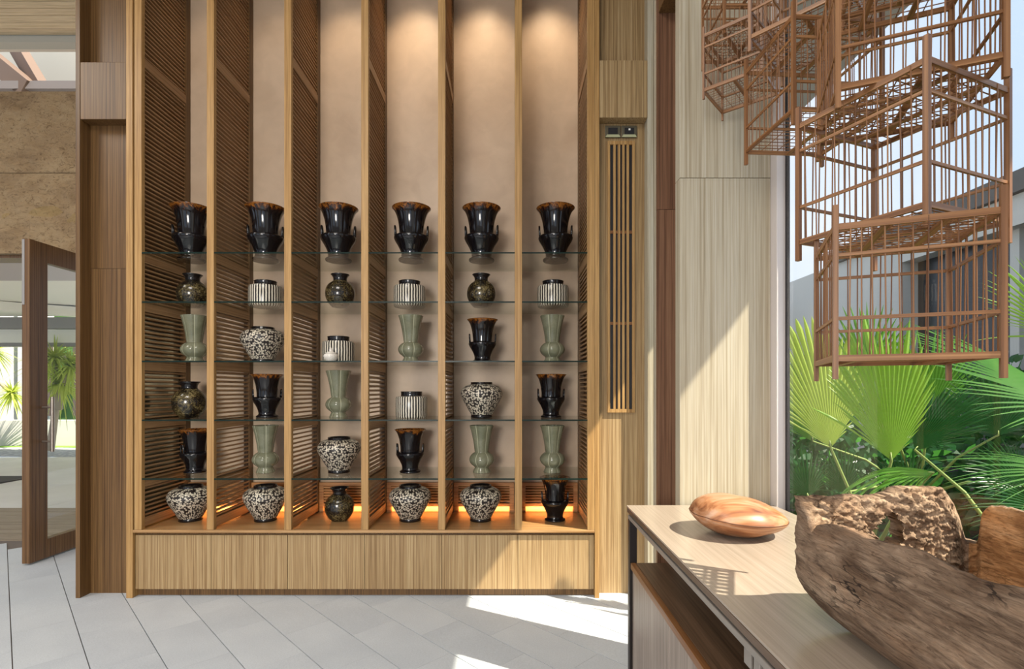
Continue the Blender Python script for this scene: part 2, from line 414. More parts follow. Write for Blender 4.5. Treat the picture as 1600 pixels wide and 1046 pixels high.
# back wall (plaster behind the shelves) and the wall that continues behind the column
wb = struct('wall_back', 'polished beige plaster wall behind the display shelves')
MB().box(-2.7, .55, 3.60, 3.72, 0, 4.245).build('plaster', PLASTER, wb)
MB().box(.853, 1.02, 3.12, 3.72, 0, 4.245).build('return_panel', WOOD_PALE, wb)
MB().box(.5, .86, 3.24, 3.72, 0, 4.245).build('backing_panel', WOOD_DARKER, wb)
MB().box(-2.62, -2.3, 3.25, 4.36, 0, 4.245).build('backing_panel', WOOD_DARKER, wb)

# timber pier left of the cabinet
t1 = struct('trim_1', 'tall recessed timber pier between the glass door and cabinet', 'pier')
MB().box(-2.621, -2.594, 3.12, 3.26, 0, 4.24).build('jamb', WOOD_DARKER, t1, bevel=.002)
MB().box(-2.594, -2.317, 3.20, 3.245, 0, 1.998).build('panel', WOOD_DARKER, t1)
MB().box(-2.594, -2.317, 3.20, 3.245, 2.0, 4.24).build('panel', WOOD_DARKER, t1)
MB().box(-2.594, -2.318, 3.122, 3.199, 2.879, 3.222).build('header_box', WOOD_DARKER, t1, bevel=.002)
# timber pier right of the cabinet
t2 = struct('trim_2', 'sunlit recessed timber pier holding the slatted vent', 'pier')
MB().box(.527, .853, 3.20, 3.239, 0, 4.24).build('panel', WOOD_MID, t2)
MB().box(.8145, .852, 3.122, 3.199, 0, 4.24).build('jamb', WOOD_PALE, t2, bevel=.002)
MB().box(.527, .8143, 3.122, 3.199, 2.889, 3.2326).build('header_box', WOOD_MID, t2, bevel=.002)

# free-standing column at the window line
t3 = struct('timber_column', 'pale veneer square column standing at the window', 'column')
cx0, cx1, cy0, cy1 = .638, .983, 1.976, 2.333
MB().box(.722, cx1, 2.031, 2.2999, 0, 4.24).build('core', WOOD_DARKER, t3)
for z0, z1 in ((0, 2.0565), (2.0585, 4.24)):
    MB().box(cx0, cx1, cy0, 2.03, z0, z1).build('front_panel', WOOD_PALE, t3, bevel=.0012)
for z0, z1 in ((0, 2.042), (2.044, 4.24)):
    MB().box(cx0, .7215, 2.28, 2.2999, z0, z1).build('recess_panel', WOOD_SHADED, t3)
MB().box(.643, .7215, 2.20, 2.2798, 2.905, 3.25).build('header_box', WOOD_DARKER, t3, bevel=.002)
MB().box(cx0, cx1, 2.30, cy1, 0, 4.24).build('back_panel', WOOD_PALE, t3)

# glazed window wall on the right
GX = 1.018
w1 = struct('window_1', 'tall frameless glass window wall facing the palm garden', 'window')
MB().box(.9835, GX-.002, 1.93, 2.02, 0, 3.44).build('window_frame', ALU, w1, bevel=.0015)
MB().box(GX-.002, GX+.006, 1.915, 2.03, 0, 3.44).build('gasket', BLACK, w1)
MB().box(GX-.004, GX+.004, .45, 1.915, 0.01, 3.44).build('pane', PANE, w1)
MB().box(GX-.004, GX+.004, 2.34, 3.12, 0.01, 3.44).build('pane', PANE, w1)
wr = struct('wall_right', 'solid wall beside the near end of the counter')
MB().box(GX-.01, 1.14, -3, .45, 0, 4.245).build('render', WHITE_PAINT, wr)
MB().box(GX, 1.14, .45, 7, 3.60, 4.4).build('fascia', WHITE_PAINT, wr)
wf = struct('wall_front', 'unseen cream wall behind the viewer, openings sized for light')  # added out of view to limit reflections; openings widened to let light in
for xa, xb in ((-7, -5.2), (-2.6, -1.7), (.6, 1.02)): MB().box(xa, xb, -3.1, -3, 0, 4.245).build('render', plain('cream_render', (.70,.64,.55), .8), wf)
MB().box(-7, 1.02, -3.1, -3.0001, 3.2, 4.245).build('lintel', WHITE_PAINT, wf)
ev = struct('eave', 'grey roof eave projecting outside above the window', 'eave')
MB().box(GX, 2.26, -3, 9, 3.44, 3.60).build('soffit', plain('grey_soffit', (.42,.40,.37), .8), ev)

# ------------------------------------------------------------------ door
d1 = empty('door_1', (-3.462, 3.70, 0), 'brown timber framed glass door standing open on the left', 'door', None, 'structure')
DX0, DX1, DY0, DY1 = -3.49, -3.435, 3.70, 4.58
MB().box(DX0, DX1, DY0, DY0+.145, .012, 2.33).build('stile', DOOR_WOOD, d1, bevel=.002)
MB().box(DX0, DX1, DY1-.145, DY1, .012, 2.33).build('stile', DOOR_WOOD, d1, bevel=.002)
MB().box(DX0, DX1, DY0+.146, DY1-.146, 2.19, 2.33).build('top_rail', DOOR_WOOD, d1, bevel=.002)
MB().box(DX0, DX1, DY0+.146, DY1-.146, .012, .15).build('bottom_rail', DOOR_WOOD, d1, bevel=.002)
MB().box(-3.467, -3.459, DY0+.13, DY1-.13, .14, 2.20).build('pane', PANE, d1)
MB().box(-3.487, -3.468, DY0-.003, DY0+.002, 1.86, 2.325).build('lock_plate', BRASS, d1)
h = MB(); h.tube([(-3.36, DY0+.10, .80), (-3.36, DY0+.10, 1.20)], .012, 10)
hd = h.build('pull_handle', BRASS, d1, smooth=False, auto=40)
for z in (.875, 1.125):
    MB().tube([(DX1-.002, DY0+.10, z), (-3.372, DY0+.10, z)], .007, 8).build('standoff', BRASS, hd, auto=40)

# ------------------------------------------------------------------ display cabinet
cab = empty('display_cabinet', (-.865, 3.35, 0), 'built-in wooden display cabinet with louvred dividers and glass shelves', 'cabinet')
def cpart(mb, name, m, bevel=.0015, parent=None): return mb.build(name, m, parent or cab, bevel=bevel)
Y0, Y1 = 3.12, 3.598
px2x = lambda px, Y=3.12: (px-CX)*Y/F
cpart(MB().box(px2x(197), px2x(207), Y0, Y1, 0, 4.24), 'side_panel', WOOD_H)
cpart(MB().box(px2x(929.5), px2x(936.5), Y0, Y1, 0, 4.24), 'side_panel', WOOD_H)
bx0, bx1 = px2x(207.3), px2x(929.2)
cpart(MB().box(bx0, bx1, Y0, Y1, .392, .41), 'base_shelf', WOOD_X)
cpart(MB().box(bx0, bx1, 3.165, 3.59, .002, .046), 'plinth', WOOD_DARKER)
cpart(MB().box(bx0, bx1, 3.162, 3.59, .0465, .3915), 'carcass', WOOD_DARKER)
dx = [207.6, 327, 447.2, 568, 689.2, 809.2, 929]
for i in range(6):
    cpart(MB().box(px2x(dx[i])+.0012, px2x(dx[i+1])-.0012, 3.14, 3.161, .047, .374), 'drawer_front', WOOD, .001)
SHZ = [2.08, 1.784, 1.4268, 1.0733, .7197]
divx = [px2x(p) for p in (215.5, 328.5, 449.5, 569.8, 690, 810, 923.5)]
PW = .043
# louvre panels: front post, rear stile, rails, slats
railz = [4.12, 3.235]+[z-.03 for z in SHZ]+[.45]
railh = .055
SY0, SY1 = Y0+.03, Y1-.05
sl = MB(); a = math.radians(9); hw, th = .0145, .0050
ca, sa = math.cos(a), math.sin(a)
def slat_box(mb, x, z, flip=1):
    c = [(-hw, -th), (hw, -th), (hw, th), (-hw, th)]
    q = [(x+(p*ca-r*sa)*flip, z+p*sa+r*ca) for p, r in c]
    vs_ = [(u, SY0, w) for u, w in q]+[(u, SY1, w) for u, w in q]
    fs = [(0,1,2,3),(7,6,5,4),(0,4,5,1),(1,5,6,2),(2,6,7,3),(3,7,4,0)]
    if flip < 0: fs = [f[::-1] for f in fs]
    mb.add(vs_, fs)
cl = wloc(cab)
ref = MB(); slat_box(ref, 0, 0); slat_me = ref.mesh('slat', WOOD_Y)
n_slat = 0
for i, x in enumerate(divx):
    lp = link('louvre_panel', None, cab); lp.location = Vector((x, (Y0+Y1)/2, .41))-cl; lp.empty_display_size = .05
    lw = wloc(lp)
    cpart(MB().box(x-PW/2, x+PW/2, Y0, SY0-.0005, .4105, 4.235), 'front_post', WOOD_H, .0015, lp)
    cpart(MB().box(x-.02, x+.02, SY1+.0005, Y1, .4105, 4.235), 'rear_stile', WOOD_DARKER, 0, lp)
    for z in railz:
        cpart(MB().box(x-.021, x+.021, SY0, SY1, z-railh/2, z+railh/2), 'rail', WOOD_Y, .001, lp)
    many = MB()
    for k in range(len(railz)-1):
        top, bot = railz[k]-railh/2-.012, railz[k+1]+railh/2+.012
        n = max(2, int(round((top-bot)/.0272)))
        for j in range(n+1):
            z = bot+(top-bot)*j/n
            if z > 3.72 or n_slat >= 290 or i > 3:
                slat_box(many, x, z)
            else:
                o = link('slat', slat_me, lp); o.location = Vector((x, 0, z))-Vector((lw.x, lw.y, lw.z)); n_slat += 1
    if many.v: tag(many.build('slats', WOOD_Y, lp), kind='stuff')
# dark backing outside the two end louvres
cpart(MB().box(px2x(207.3), divx[0]-.023, SY0, SY1+.04, .4105, 4.235), 'end_lining', plain('green_tinted_mirror', (.62,.68,.58), .12, .85), 0)
cpart(MB().box(divx[6]+.022, px2x(929), SY0, SY1+.04, .4105, 4.235), 'end_lining', WOOD_Y, 0)
cpart(MB().box(bx0, bx1, Y0+.005, Y1, 4.236, 4.244), 'head_panel', WOOD_DARKER, 0)
# glass shelves, dark green polished front edge
for i in range(6):
    for z in SHZ:
        g = MB(); xa, xb = divx[i]+.0215, divx[i+1]-.0215
        g.box(xa, xb, Y0+.002, Y1-.004, z-.009, z)
        g.m[2] = 1
        g.build('glass_shelf', [SHELF_GLASS, SHELF_EDGE], cab)
# grille with its warm light strip at the foot of each bay
LED = N('warm_led_strip'); LED.b.inputs['Emission Color'].default_value = (1, .40, .09, 1); LED.b.inputs['Emission Strength'].default_value = 1.0; LED.fin((.8,.4,.15), .5)
GR = wood('grille_wood', (.26,.11,.035), (.40,.19,.065), (.48,.25,.10), 'x', 60)
for i in range(6):
    xa, xb = divx[i]+.024, divx[i+1]-.024
    g = empty('back_grille', (0,0,0)); g.parent = cab; g.location = Vector(((xa+xb)/2, 3.57, .41))-cl
    fr = MB(); fr.box(xa, xa+.03, 3.565, 3.597, .412, .615); fr.box(xb-.03, xb, 3.565, 3.597, .412, .615)
    fr.box(xa+.03, xb-.03, 3.565, 3.597, .592, .615); fr.box(xa+.03, xb-.03, 3.565, 3.597, .452, .472)
    fr.build('grille_frame', GR, g)
    for k in range(6):
        z = .486+.0188*k
        MB().add([(xa+.031, 3.566, z-.002), (xb-.031, 3.566, z-.002), (xb-.031, 3.588, z+.010), (xa+.031, 3.588, z+.010),
                  (xa+.031, 3.566, z+.005), (xb-.031, 3.566, z+.005), (xb-.031, 3.588, z+.017), (xa+.031, 3.588, z+.017)],
                 [(3,2,1,0),(4,5,6,7),(0,1,5,4),(1,2,6,5),(2,3,7,6),(3,0,4,7)]).build('grille_slat', GR, g)
    area('light_strip_glow', ((xa+xb)/2, 3.555, .425), xb-xa-.08, .55, (1, .50, .18), (0, .55, 1), .015)
    MB().box(xa+.032, xb-.032, 3.585, 3.596, .412, .45).build('light_strip', LED.m, g)

# ------------------------------------------------------------------ vent grille and control plates on the right pier
vg = empty('vent_grille', (.668, 3.19, 1.112), 'tall narrow wooden vent grille of vertical slats on the pier', 'vent')
vx0, vx1, vz0, vz1 = .5855, .7535, 1.112, 2.779
f = MB(); f.box(vx0, vx0+.016, 3.184, 3.1995, vz0, vz1); f.box(vx1-.016, vx1, 3.184, 3.1995, vz0, vz1)
f.box(vx0+.016, vx1-.016, 3.184, 3.1995, vz0, vz0+.022); f.box(vx0+.016, vx1-.016, 3.184, 3.1995, vz1-.022, vz1)
f.build('vent_frame', WOOD_H, vg, bevel=.001)
MB().box(vx0+.016, vx1-.016, 3.1965, 3.1995, vz0+.022, vz1-.022).build('dark_back', BLACK, vg)
sp = (vx1-vx0-.032)/5
for k in range(4):
    xk = vx0+.016+sp*(k+1)
    MB().box(xk-.0075, xk+.0075, 3.184, 3.1963, vz0+.0222, vz1-.0222)  .build('vent_slat', WOOD_H, vg, bevel=.001)
for py in (363, 505.6):
    z = CZ+(HY-py)*3.19/F
    MB().box(vx0+.016, vx1-.016, 3.1875, 3.1962, z-.009, z+.009).build('cross_bar', LEDGE_EDGE, vg)
PLATE = plain('bronze_plate', (.14,.125,.085), .4, .5); PLATE_LIP = plain('pale_lip', (.42,.43,.26), .5)
for px, lab, lamp in ((957.5, 'plain bronze wall control plate directly above the vent', 0), (983, 'bronze wall control plate with a tiny pale button', 1)):
    x = (px-CX)*3.19/F; zc = CZ+(HY-206)*3.19/F
    c = empty('control_plate', (x, 3.199, zc), lab, 'switch', 'control plates above the vent')
    o = MB().box(x-.047, x+.047, 3.185, 3.1995, zc-.036, zc+.036)
    o.build('face_plate', PLATE, c, bevel=.003)
    MB().box(x-.029, x+.029, 3.183, 3.1853, zc-.018, zc+.022).build('dark_screen', BLACK, c)
    MB().add([(x-.046, 3.182, zc-.036), (x+.046, 3.182, zc-.036), (x+.036, 3.1848, zc-.019), (x-.036, 3.1848, zc-.019), (x-.046, 3.1852, zc-.036), (x+.046, 3.1852, zc-.036)],
             [(0,1,2,3), (4,5,1,0), (5,4,3,2), (0,3,4), (1,5,2)]).build('sloped_lip', PLATE_LIP, c)
    if lamp: MB().box(x-.005, x+.007, 3.1822, 3.1832, zc+.006, zc+.017).build('button', WHITE_PAINT, c)

# ------------------------------------------------------------------ ceramics
def solid_vase(mb_prof, wall=.004):
    """outer profile plus an inner wall back down to a floor"""
    pr = list(mb_prof); inner = [(max(r-wall, .002), z) for r, z in reversed(pr) if z > .15*pr[-1][1]]
    return pr+[(pr[-1][0]-wall*.5, pr[-1][1]+.001)]+inner+[(.001, inner[-1][1])]
def urn(Hh):
    r = empty('black_urn', (0,0,0)); H = Hh
    pr = [(.225,0),(.238,.012),(.236,.04),(.196,.065),(.186,.11),(.20,.18),(.245,.28),(.302,.375),(.322,.435),(.30,.468),(.232,.485),(.222,.50),(.228,.62),(.25,.76),(.285,.88),(.325,.955),(.358,.99),(.352,1.0)]
    pr = [(a*H, b*H) for a, b in pr]
    mb = MB(); mb.lathe(solid_vase(interp(pr, 3)), 48); mb.build('body', BLACK_GLAZE, r, world=False, auto=50)
    MB().lathe([(.21*H, -.0), (.232*H, .001), (.232*H, .012*H), (.2*H, .013*H)], 40).build('foot_ring', FOOT_CLAY, r, world=False)
    for s in (-1, 1):
        pts = []
        for k in range(11):
            t = math.pi*k/10; w = .058*H
            z = .46*H+.115*H*min(1, k/3 if k < 4 else (10-k)/3 if k > 6 else 1)+.085*H*math.sin(t)
            pts.append((s*(.292+.012*math.sin(t))*H, -w*math.cos(t), z))
        MB().tube(pts, .017*H, 8).build('handle', BLACK_GLAZE, r, smooth=True, world=False)
    return r
def pot(H):
    r = empty('mottled_pot', (0,0,0))
    pr = [(.20,0),(.24,.01),(.34,.12),(.415,.27),(.435,.42),(.41,.57),(.34,.69),(.25,.765),(.205,.80)]
    MB().lathe([(a*H, b*H) for a, b in interp(pr, 4)], 48).build('body', SPECKLE, r, smooth=True, world=False)
    nk = [(.206,.795),(.198,.84),(.205,.90),(.24,.955),(.278,.99),(.272,1.0),(.24,.985),(.18,.90),(.17,.80)]
    MB().lathe([(a*H, b*H) for a, b in nk], 48).build('neck', BLACK_PLAIN, r, smooth=True, world=False)
    return r
def celadon_vase(H):
    r = empty('celadon_vase', (0,0,0))
    pr = [(.185,0),(.19,.012),(.17,.06),(.148,.105),(.165,.13),(.235,.19),(.27,.27),(.25,.345),(.195,.405),(.152,.43),(.155,.47),(.175,.62),(.205,.78),(.24,.92),(.262,.99),(.258,1.0)]
    lobe = lambda t, z: 1-.05*(abs(math.cos(3*t))**8)
    MB().lathe(solid_vase([(a*H, b*H) for a, b in interp(pr, 3)]), 72, lobe).build('body', CELADON, r, world=False, auto=60)
    return r
def striped_jar(H):
    r = empty('striped_jar', (0,0,0)); s = H/1.0
    pr = [(.56,0),(.585,.02),(.60,.08),(.605,.40),(.60,.74),(.575,.80),(.40,.83)]
    MB().lathe([(a*s, b*s) for a, b in pr], 64).build('body', STRIPES, r, world=False, auto=50)
    nk = [(.41,.822),(.40,.85),(.40,.95),(.415,.99),(.40,1.0),(.35,.99),(.33,.84)]
    MB().lathe([(a*s, b*s) for a, b in nk], 48).build('neck', BLACK_PLAIN, r, smooth=True, world=False)
    return r
def vine_jar(H):
    r = empty('vine_jar', (0,0,0))
    pr = [(.30,.085),(.33,.14),(.41,.28),(.51,.46),(.575,.60),(.59,.69),(.565,.78),(.50,.86),(.40,.915),(.315,.935)]
    MB().lathe([(a*H, b*H) for a, b in interp(pr, 4)], 56).build('body', VINE, r, smooth=True, world=False)
    MB().lathe([(a*H, b*H) for a, b in [(.29,0),(.305,.01),(.295,.05),(.302,.09)]], 48).build('foot', BLACK_PLAIN, r, smooth=True, world=False)
    nk = [(.318,.93),(.305,.95),(.308,.99),(.30,1.0),(.27,.99),(.25,.90)]
    MB().lathe([(a*H, b*H) for a, b in nk], 48).build('neck', BLACK_PLAIN, r, smooth=True, world=False)
    return r
protos = {'UL': urn(.345), 'U': urn(.278), 'S': pot(.212), 'SL': pot(.232), 'C': celadon_vase(.302), 'B': striped_jar(.168), 'F': vine_jar(.228)}
DESC = {'UL': ('tall flared black urn with amber rim', 'vase', 'black urns with amber rims'),
        'U': ('small flared black urn with amber rim', 'vase', 'black urns with amber rims'),
        'S': ('round mottled gold and black pot', 'pot', 'mottled round pots'), 'SL': ('larger round mottled gold and black pot', 'pot', 'mottled round pots'),
        'C': ('lobed green celadon trumpet vase', 'vase', 'celadon vases'), 'B': ('squat black and white striped jar', 'jar', 'striped jars'),
        'F': ('black jar with white vine pattern', 'jar', 'white vine jars')}
ROWS = [('top shelf', 2.08, ['UL']*6, [299, 415, 529, 643, 752.5, 868]),
        ('second shelf', 1.784, ['S','B','S','B','S','B'], [301, 415, 531.5, 640, 752, 864]),
        ('third shelf', 1.4268, ['C','F','B','C','U','C'], [304, 411, 529, 642, 754, 863]),
        ('fourth shelf', 1.0733, ['SL','U','C','B','F','U'], [296, 417.5, 529, 643, 752.5, 861]),
        ('fifth shelf', .7197, ['U','C','F','U','C','C'], [305, 415, 530, 641, 752.5, 863]),
        ('wooden base', .41, ['F','F','S','F','F','U'], [298, 415, 530.5, 641, 751, 867])]
ORD = ['first', 'second', 'third', 'fourth', 'fifth', 'last']
used = set(); VY = 3.355
for rname, z, kinds, pxs in ROWS:
    for i, (k, px) in enumerate(zip(kinds, pxs)):
        o = protos[k] if k not in used else copy_tree(protos[k]); used.add(k)
        d, cat, grp = DESC[k]
        o.location = ((px-CX)*VY/F, VY, z+.0004)
        rz = random.uniform(-.12, .12)
        if k in 'UUL': rz = {('top shelf', 0): .35, ('top shelf', 1): .25, ('fourth shelf', 1): .55, ('fifth shelf', 0): 1.1}.get((rname, i), random.uniform(-.12, .12))
        elif k == 'F': rz = -math.pi/2+random.uniform(-.8, .8)
        elif k in ('S', 'SL', 'B'): rz = random.uniform(0, 6.28)
        o.rotation_euler = (0, 0, rz)
        tag(o, f'{d} on the {rname}, {ORD[i]} bay from left', cat, grp)
# tiny white lidded jar in front of the striped jar
tj = empty('lidded_jar', ((517-CX)*3.2/F, 3.2, 1.4272), 'tiny white lidded jar in front of a striped jar', 'jar')
m = N('white_glaze_brown_scribble'); v = m.coord((1,1,1)); c = m.ramp(m.noise(v, 170, 2, 1.5), [(.5, (.78,.74,.68)), (.56, (.30,.24,.20)), (.60, (.78,.74,.68))]); m.fin(c, .2)
s = .088
MB().lathe([(a*s, b*s) for a, b in interp([(.26,0),(.28,.03),(.40,.14),(.50,.34),(.47,.46),(.40,.52),(.36,.54)], 3)], 32).build('body', m.m, tj, smooth=True, world=False)
MB().lathe([(a*s, b*s) for a, b in [(.37,.545),(.36,.58),(.25,.64),(.12,.70),(.10,.74),(.12,.79),(.10,.86),(.03,.95),(.001,1.0)]], 24).build('lid', m.m, tj, smooth=True, world=False)
MB().lathe([(a*s, b*s) for a, b in [(.001,.49),(.02,.5)]], 6)

# ------------------------------------------------------------------ sideboard counter
KX0, KX1, KY0, KY1, KZ = .431, .985, -.1, 1.955, .817
sb = empty('sideboard_counter', (.7, 1.0, 0), 'long sideboard counter with pale wood top and black steel frame', 'counter')
def kp(mb, name, m, bevel=.0015): return mb.build(name, m, sb, bevel=bevel)
t = MB(); t.box(KX0, KX1, KY0, KY1, KZ-.006, KZ); kp(t, 'worktop', COUNTER_TOP, .001)
kp(MB().box(KX0+.002, KX1, KY0, KY1-.002, KZ-.026, KZ-.0085), 'worktop_edge', COUNTER_EDGE)
kp(MB().box(KX0+.010, KX1, KY0, KY1-.008, KZ-.0325, KZ-.0262), 'shadow_gap', STEEL_DARK, 0)
kp(MB().box(KX0+.003, KX0+.042, KY0, KY1-.01, KZ-.048, KZ-.033), 'steel_rail', STEEL_GREY)
kp(MB().box(KX0+.040, KX1, KY1-.045, KY1-.01, KZ-.05, KZ-.0335), 'end_rail', STEEL_DARK)
for (x, y) in ((KX0+.003, KY1-.035), (KX1-.03, KY1-.035)):
    kp(MB().box(x, x+.028, y, y+.028, .0, KZ-.0485), 'leg', STEEL_DARK)
for y in (.93, .12):
    kp(MB().box(KX0+.012, KX0+.036, y, y+.024, .6145, KZ-.0485), 'support_post', STEEL_GREY)
    for dy in (-.045, .03):
        kp(MB().box(KX0+.011, KX0+.014, y+dy, y+dy+.03, KZ-.085, KZ-.0485), 'bracket', STEEL_GREY, 0)
LZ = .6136
kp(MB().box(KX0+.025, KX1-.01, KY0, KY1-.04, LZ-.02, LZ), 'ledge', LEDGE)
kp(MB().box(KX0+.006, KX0+.0245, KY0, KY1-.04, LZ-.022, LZ), 'ledge_edge', LEDGE_EDGE)
yy = [KY1-.045, 1.465, .98, .49, .0]
for i in range(4):
    kp(MB().box(KX0+.012, KX0+.030, yy[i+1]+.0015, yy[i]-.0015, .10, LZ-.0235), 'cabinet_door', DOOR_GREY)
kp(MB().box(KX0+.031, KX1-.012, KY0, KY1-.046, .08, LZ-.0235), 'carcass', LEDGE, 0)
kp(MB().box(KX0+.06, KX1-.03, KY0, KY1-.08, .0, .079), 'plinth', STEEL_DARK, 0)
kp(MB().box(KX0-.004, KX0+.0025, KY1-.034, KY1-.010, .0, .05), 'foot', STEEL_DARK, 0)

# ------------------------------------------------------------------ lens-shaped wooden vessel
def lens_wood():
    m = N('striped_acacia_wood'); v = m.coord((1.5,9,16), False); n1 = m.noise(v, 1.6, 3, 1.6); n2 = m.noise(m.coord((6,60,90), False), 1, 3, .8)
    c = m.ramp(n1, [(.28, (.15,.05,.025)), (.40, (.30,.125,.055)), (.52, (.42,.205,.10)), (.64, (.45,.26,.165)), (.78, (.52,.33,.205))])
    c = m.mix(.45, c, m.ramp(n2, [(.35, (.65,.6,.55)), (.65, (1.08,1.08,1.08))]), 'MULTIPLY')
    return m.fin(c, .36, 0, .4)
LENS = lens_wood()
lb = empty('wooden_vessel', (.681, 1.572, KZ), 'polished orange brown lens-shaped wooden vessel on the counter', 'vessel')
R = .150; BS = .90
pr = interp([(.03,0),(.055,.001),(.092,.012),(.126,.031),(.146,.049),(.1505,.058),(.148,.067),(.134,.087),(.106,.106),(.066,.119),(.02,.1245),(.001,.125)], 4)
mb = MB(); mb.lathe(pr, 72, lambda t, z: 1+.02*math.cos(2*t+.6)+.012*math.cos(3*t))
# gentle tilt and irregular rim (true size set by BS on the root)
for i, (x, y, z) in enumerate(mb.v):
    mb.v[i] = (x, y, z-.055*max(z-.0, 0)/.116*x/R*.35+.003*noise.noise(Vector((x*18, y*18, z*18))) if z > .002 else z)
vb = mb.build('body', LENS, lb, smooth=True, world=False)
lb.scale = (BS, BS, BS); rim = MB(); pts = []
for k in range(49):
    t_ = 2*math.pi*k/48; rr = .1508*(1+.02*math.cos(2*t_+.6)+.012*math.cos(3*t_))
    x, y = rr*math.cos(t_), rr*math.sin(t_); pts.append((x, y, .0605-.055*.0605/.116*x/R*.35+.003*noise.noise(Vector((x*18, y*18, .06*18)))))
rim.tube(pts, .0013, 6, False).build('rim_seam', plain('dark_rim', (.10,.035,.012), .5), lb, smooth=True, world=False)

# ------------------------------------------------------------------ weathered dugout trough
def trough_wood(name, stops, tint, cracks):
    m = N(name); v = m.coord((30,7,46), False); n1 = m.noise(v, 1, 6, .7, .68); n2 = m.noise(m.coord((120,28,170), False), 1, 5, .8, .7)
    n3 = m.noise(m.coord((9,5,13), False), 1, 4, .8, .6)
    c = m.ramp(n1, stops)
    c = m.mix(.62, c, m.ramp(n2, [(.36, (.25,.21,.18)), (.48, (.95,.95,.95)), (.75, (1.2,1.17,1.12))]), 'MULTIPLY')
    c = m.mix(.75, c, m.ramp(n3, [(.36, (.46,.40,.35)), (.50, (.95,.95,.95)), (.66, tint)]), 'MULTIPLY')
    vo = m.new('ShaderNodeTexVoronoi', feature='DISTANCE_TO_EDGE'); vo.inputs['Scale'].default_value = 1.0
    dv = m.new('ShaderNodeVectorMath', operation='ADD'); dn = m.new('ShaderNodeTexNoise'); dn.inputs['Scale'].default_value = 2.0
    cv = m.coord((60,11,52), False); m.link(cv, dn.inputs['Vector']); m.link(cv, dv.inputs[0]); m.link(dn.outputs['Color'], dv.inputs[1]); m.link(dv.outputs[0], vo.inputs['Vector'])
    gate = m.ramp(m.noise(m.coord((7,4,9), False), 1, 3), [(.50, (0,0,0)), (.60, (1,1,1))])
    ck = m.math('MULTIPLY', m.math('MULTIPLY', m.math('LESS_THAN', vo.outputs['Distance'], .045), gate), cracks)
    c = m.mix(ck, c, (.018,.011,.008))
    m.bump(m.math('SUBTRACT', m.math('ADD', n1, m.math('MULTIPLY', n2, .8)), ck), .9, .006)
    return m.fin(c, .85, 0, .2)
TR = trough_wood('weathered_driftwood', [(.28, (.115,.073,.048)), (.44, (.195,.128,.084)), (.58, (.27,.185,.125)), (.72, (.40,.295,.205))], (1.2,1.1,1.0), .9)
TR_PALE = trough_wood('pale_driftwood', [(.28, (.13,.08,.05)), (.44, (.27,.18,.118)), (.58, (.40,.285,.195)), (.72, (.52,.40,.29))], (1.2,1.12,1.02), .4)  # paler mix for the inner face of the far wall
TR_IN = trough_wood('orange_inner_wood', [(.30, (.26,.12,.05)), (.46, (.45,.235,.10)), (.60, (.55,.31,.15)), (.75, (.62,.39,.21))], (1.15,1.05,.95), .5)  # lighter orange mix for the inside of the right-hand wall
tro = empty('dugout_trough', (.72, .52, KZ), 'weathered hollowed driftwood trough with ragged broken rim on counter', 'trough')
TX0, TX1, TY0, TY1 = .532, .893, -.02, 1.008
per = 2*(TY1-TY0)+2*(TX1-TX0); uL = (TY1-TY0)/per; uF = (TY1-TY0+TX1-TX0)/per; uR = (2*(TY1-TY0)+TX1-TX0)/per
def plan(u):
    """point on the rectangular outline: u from the near left corner, up the left wall, across the far end, back down the right wall"""
    L = TY1-TY0; W = TX1-TX0; d = u*per
    if d < L: return TX0, TY0+d
    if d < L+W: return TX0+(d-L), TY1
    if d < 2*L+W: return TX1, TY1-(d-L-W)
    return TX1-(d-2*L-W), TY0
def UL(y): return uL*(y-TY0)/(TY1-TY0)
def UF(x): return uL+(uF-uL)*(x-TX0)/(TX1-TX0)
def UR(y): return uF+(uR-uF)*(TY1-y)/(TY1-TY0)
RIM = [(0,.21),(UL(.3),.22),(UL(.54),.224),(UL(.61),.214),(UL(.68),.221),(UL(.77),.211),(UL(.86),.211),(UL(.905),.198),(UL(.928),.177),(UL(.95),.206),(UL(.975),.226),(uL,.231),
       (UF(.60),.229),(UF(.68),.232),(UF(.715),.236),(UF(.735),.247),(UF(.79),.247),(UF(.835),.243),(UF(.845),.228),(UF(.857),.212),(UF(.868),.185),(UF(.876),.150),(uF,.145),
       (UR(1.003),.16),(UR(.995),.200),(UR(.978),.218),(UR(.95),.224),(UR(.88),.222),(UR(.6),.21),(uR,.20),(1,.205)]
def rim_h(u):
    """rim height above the counter"""
    for (a, ha), (b, hb) in zip(RIM, RIM[1:]):
        if a <= u <= b:
            t = (u-a)/(b-a+1e-9); base = ha+(hb-ha)*t; break
    return base+.0035*noise.noise(Vector((u*90, 1.3, 0)))+.0022*noise.noise(Vector((u*330, 7, 0)))
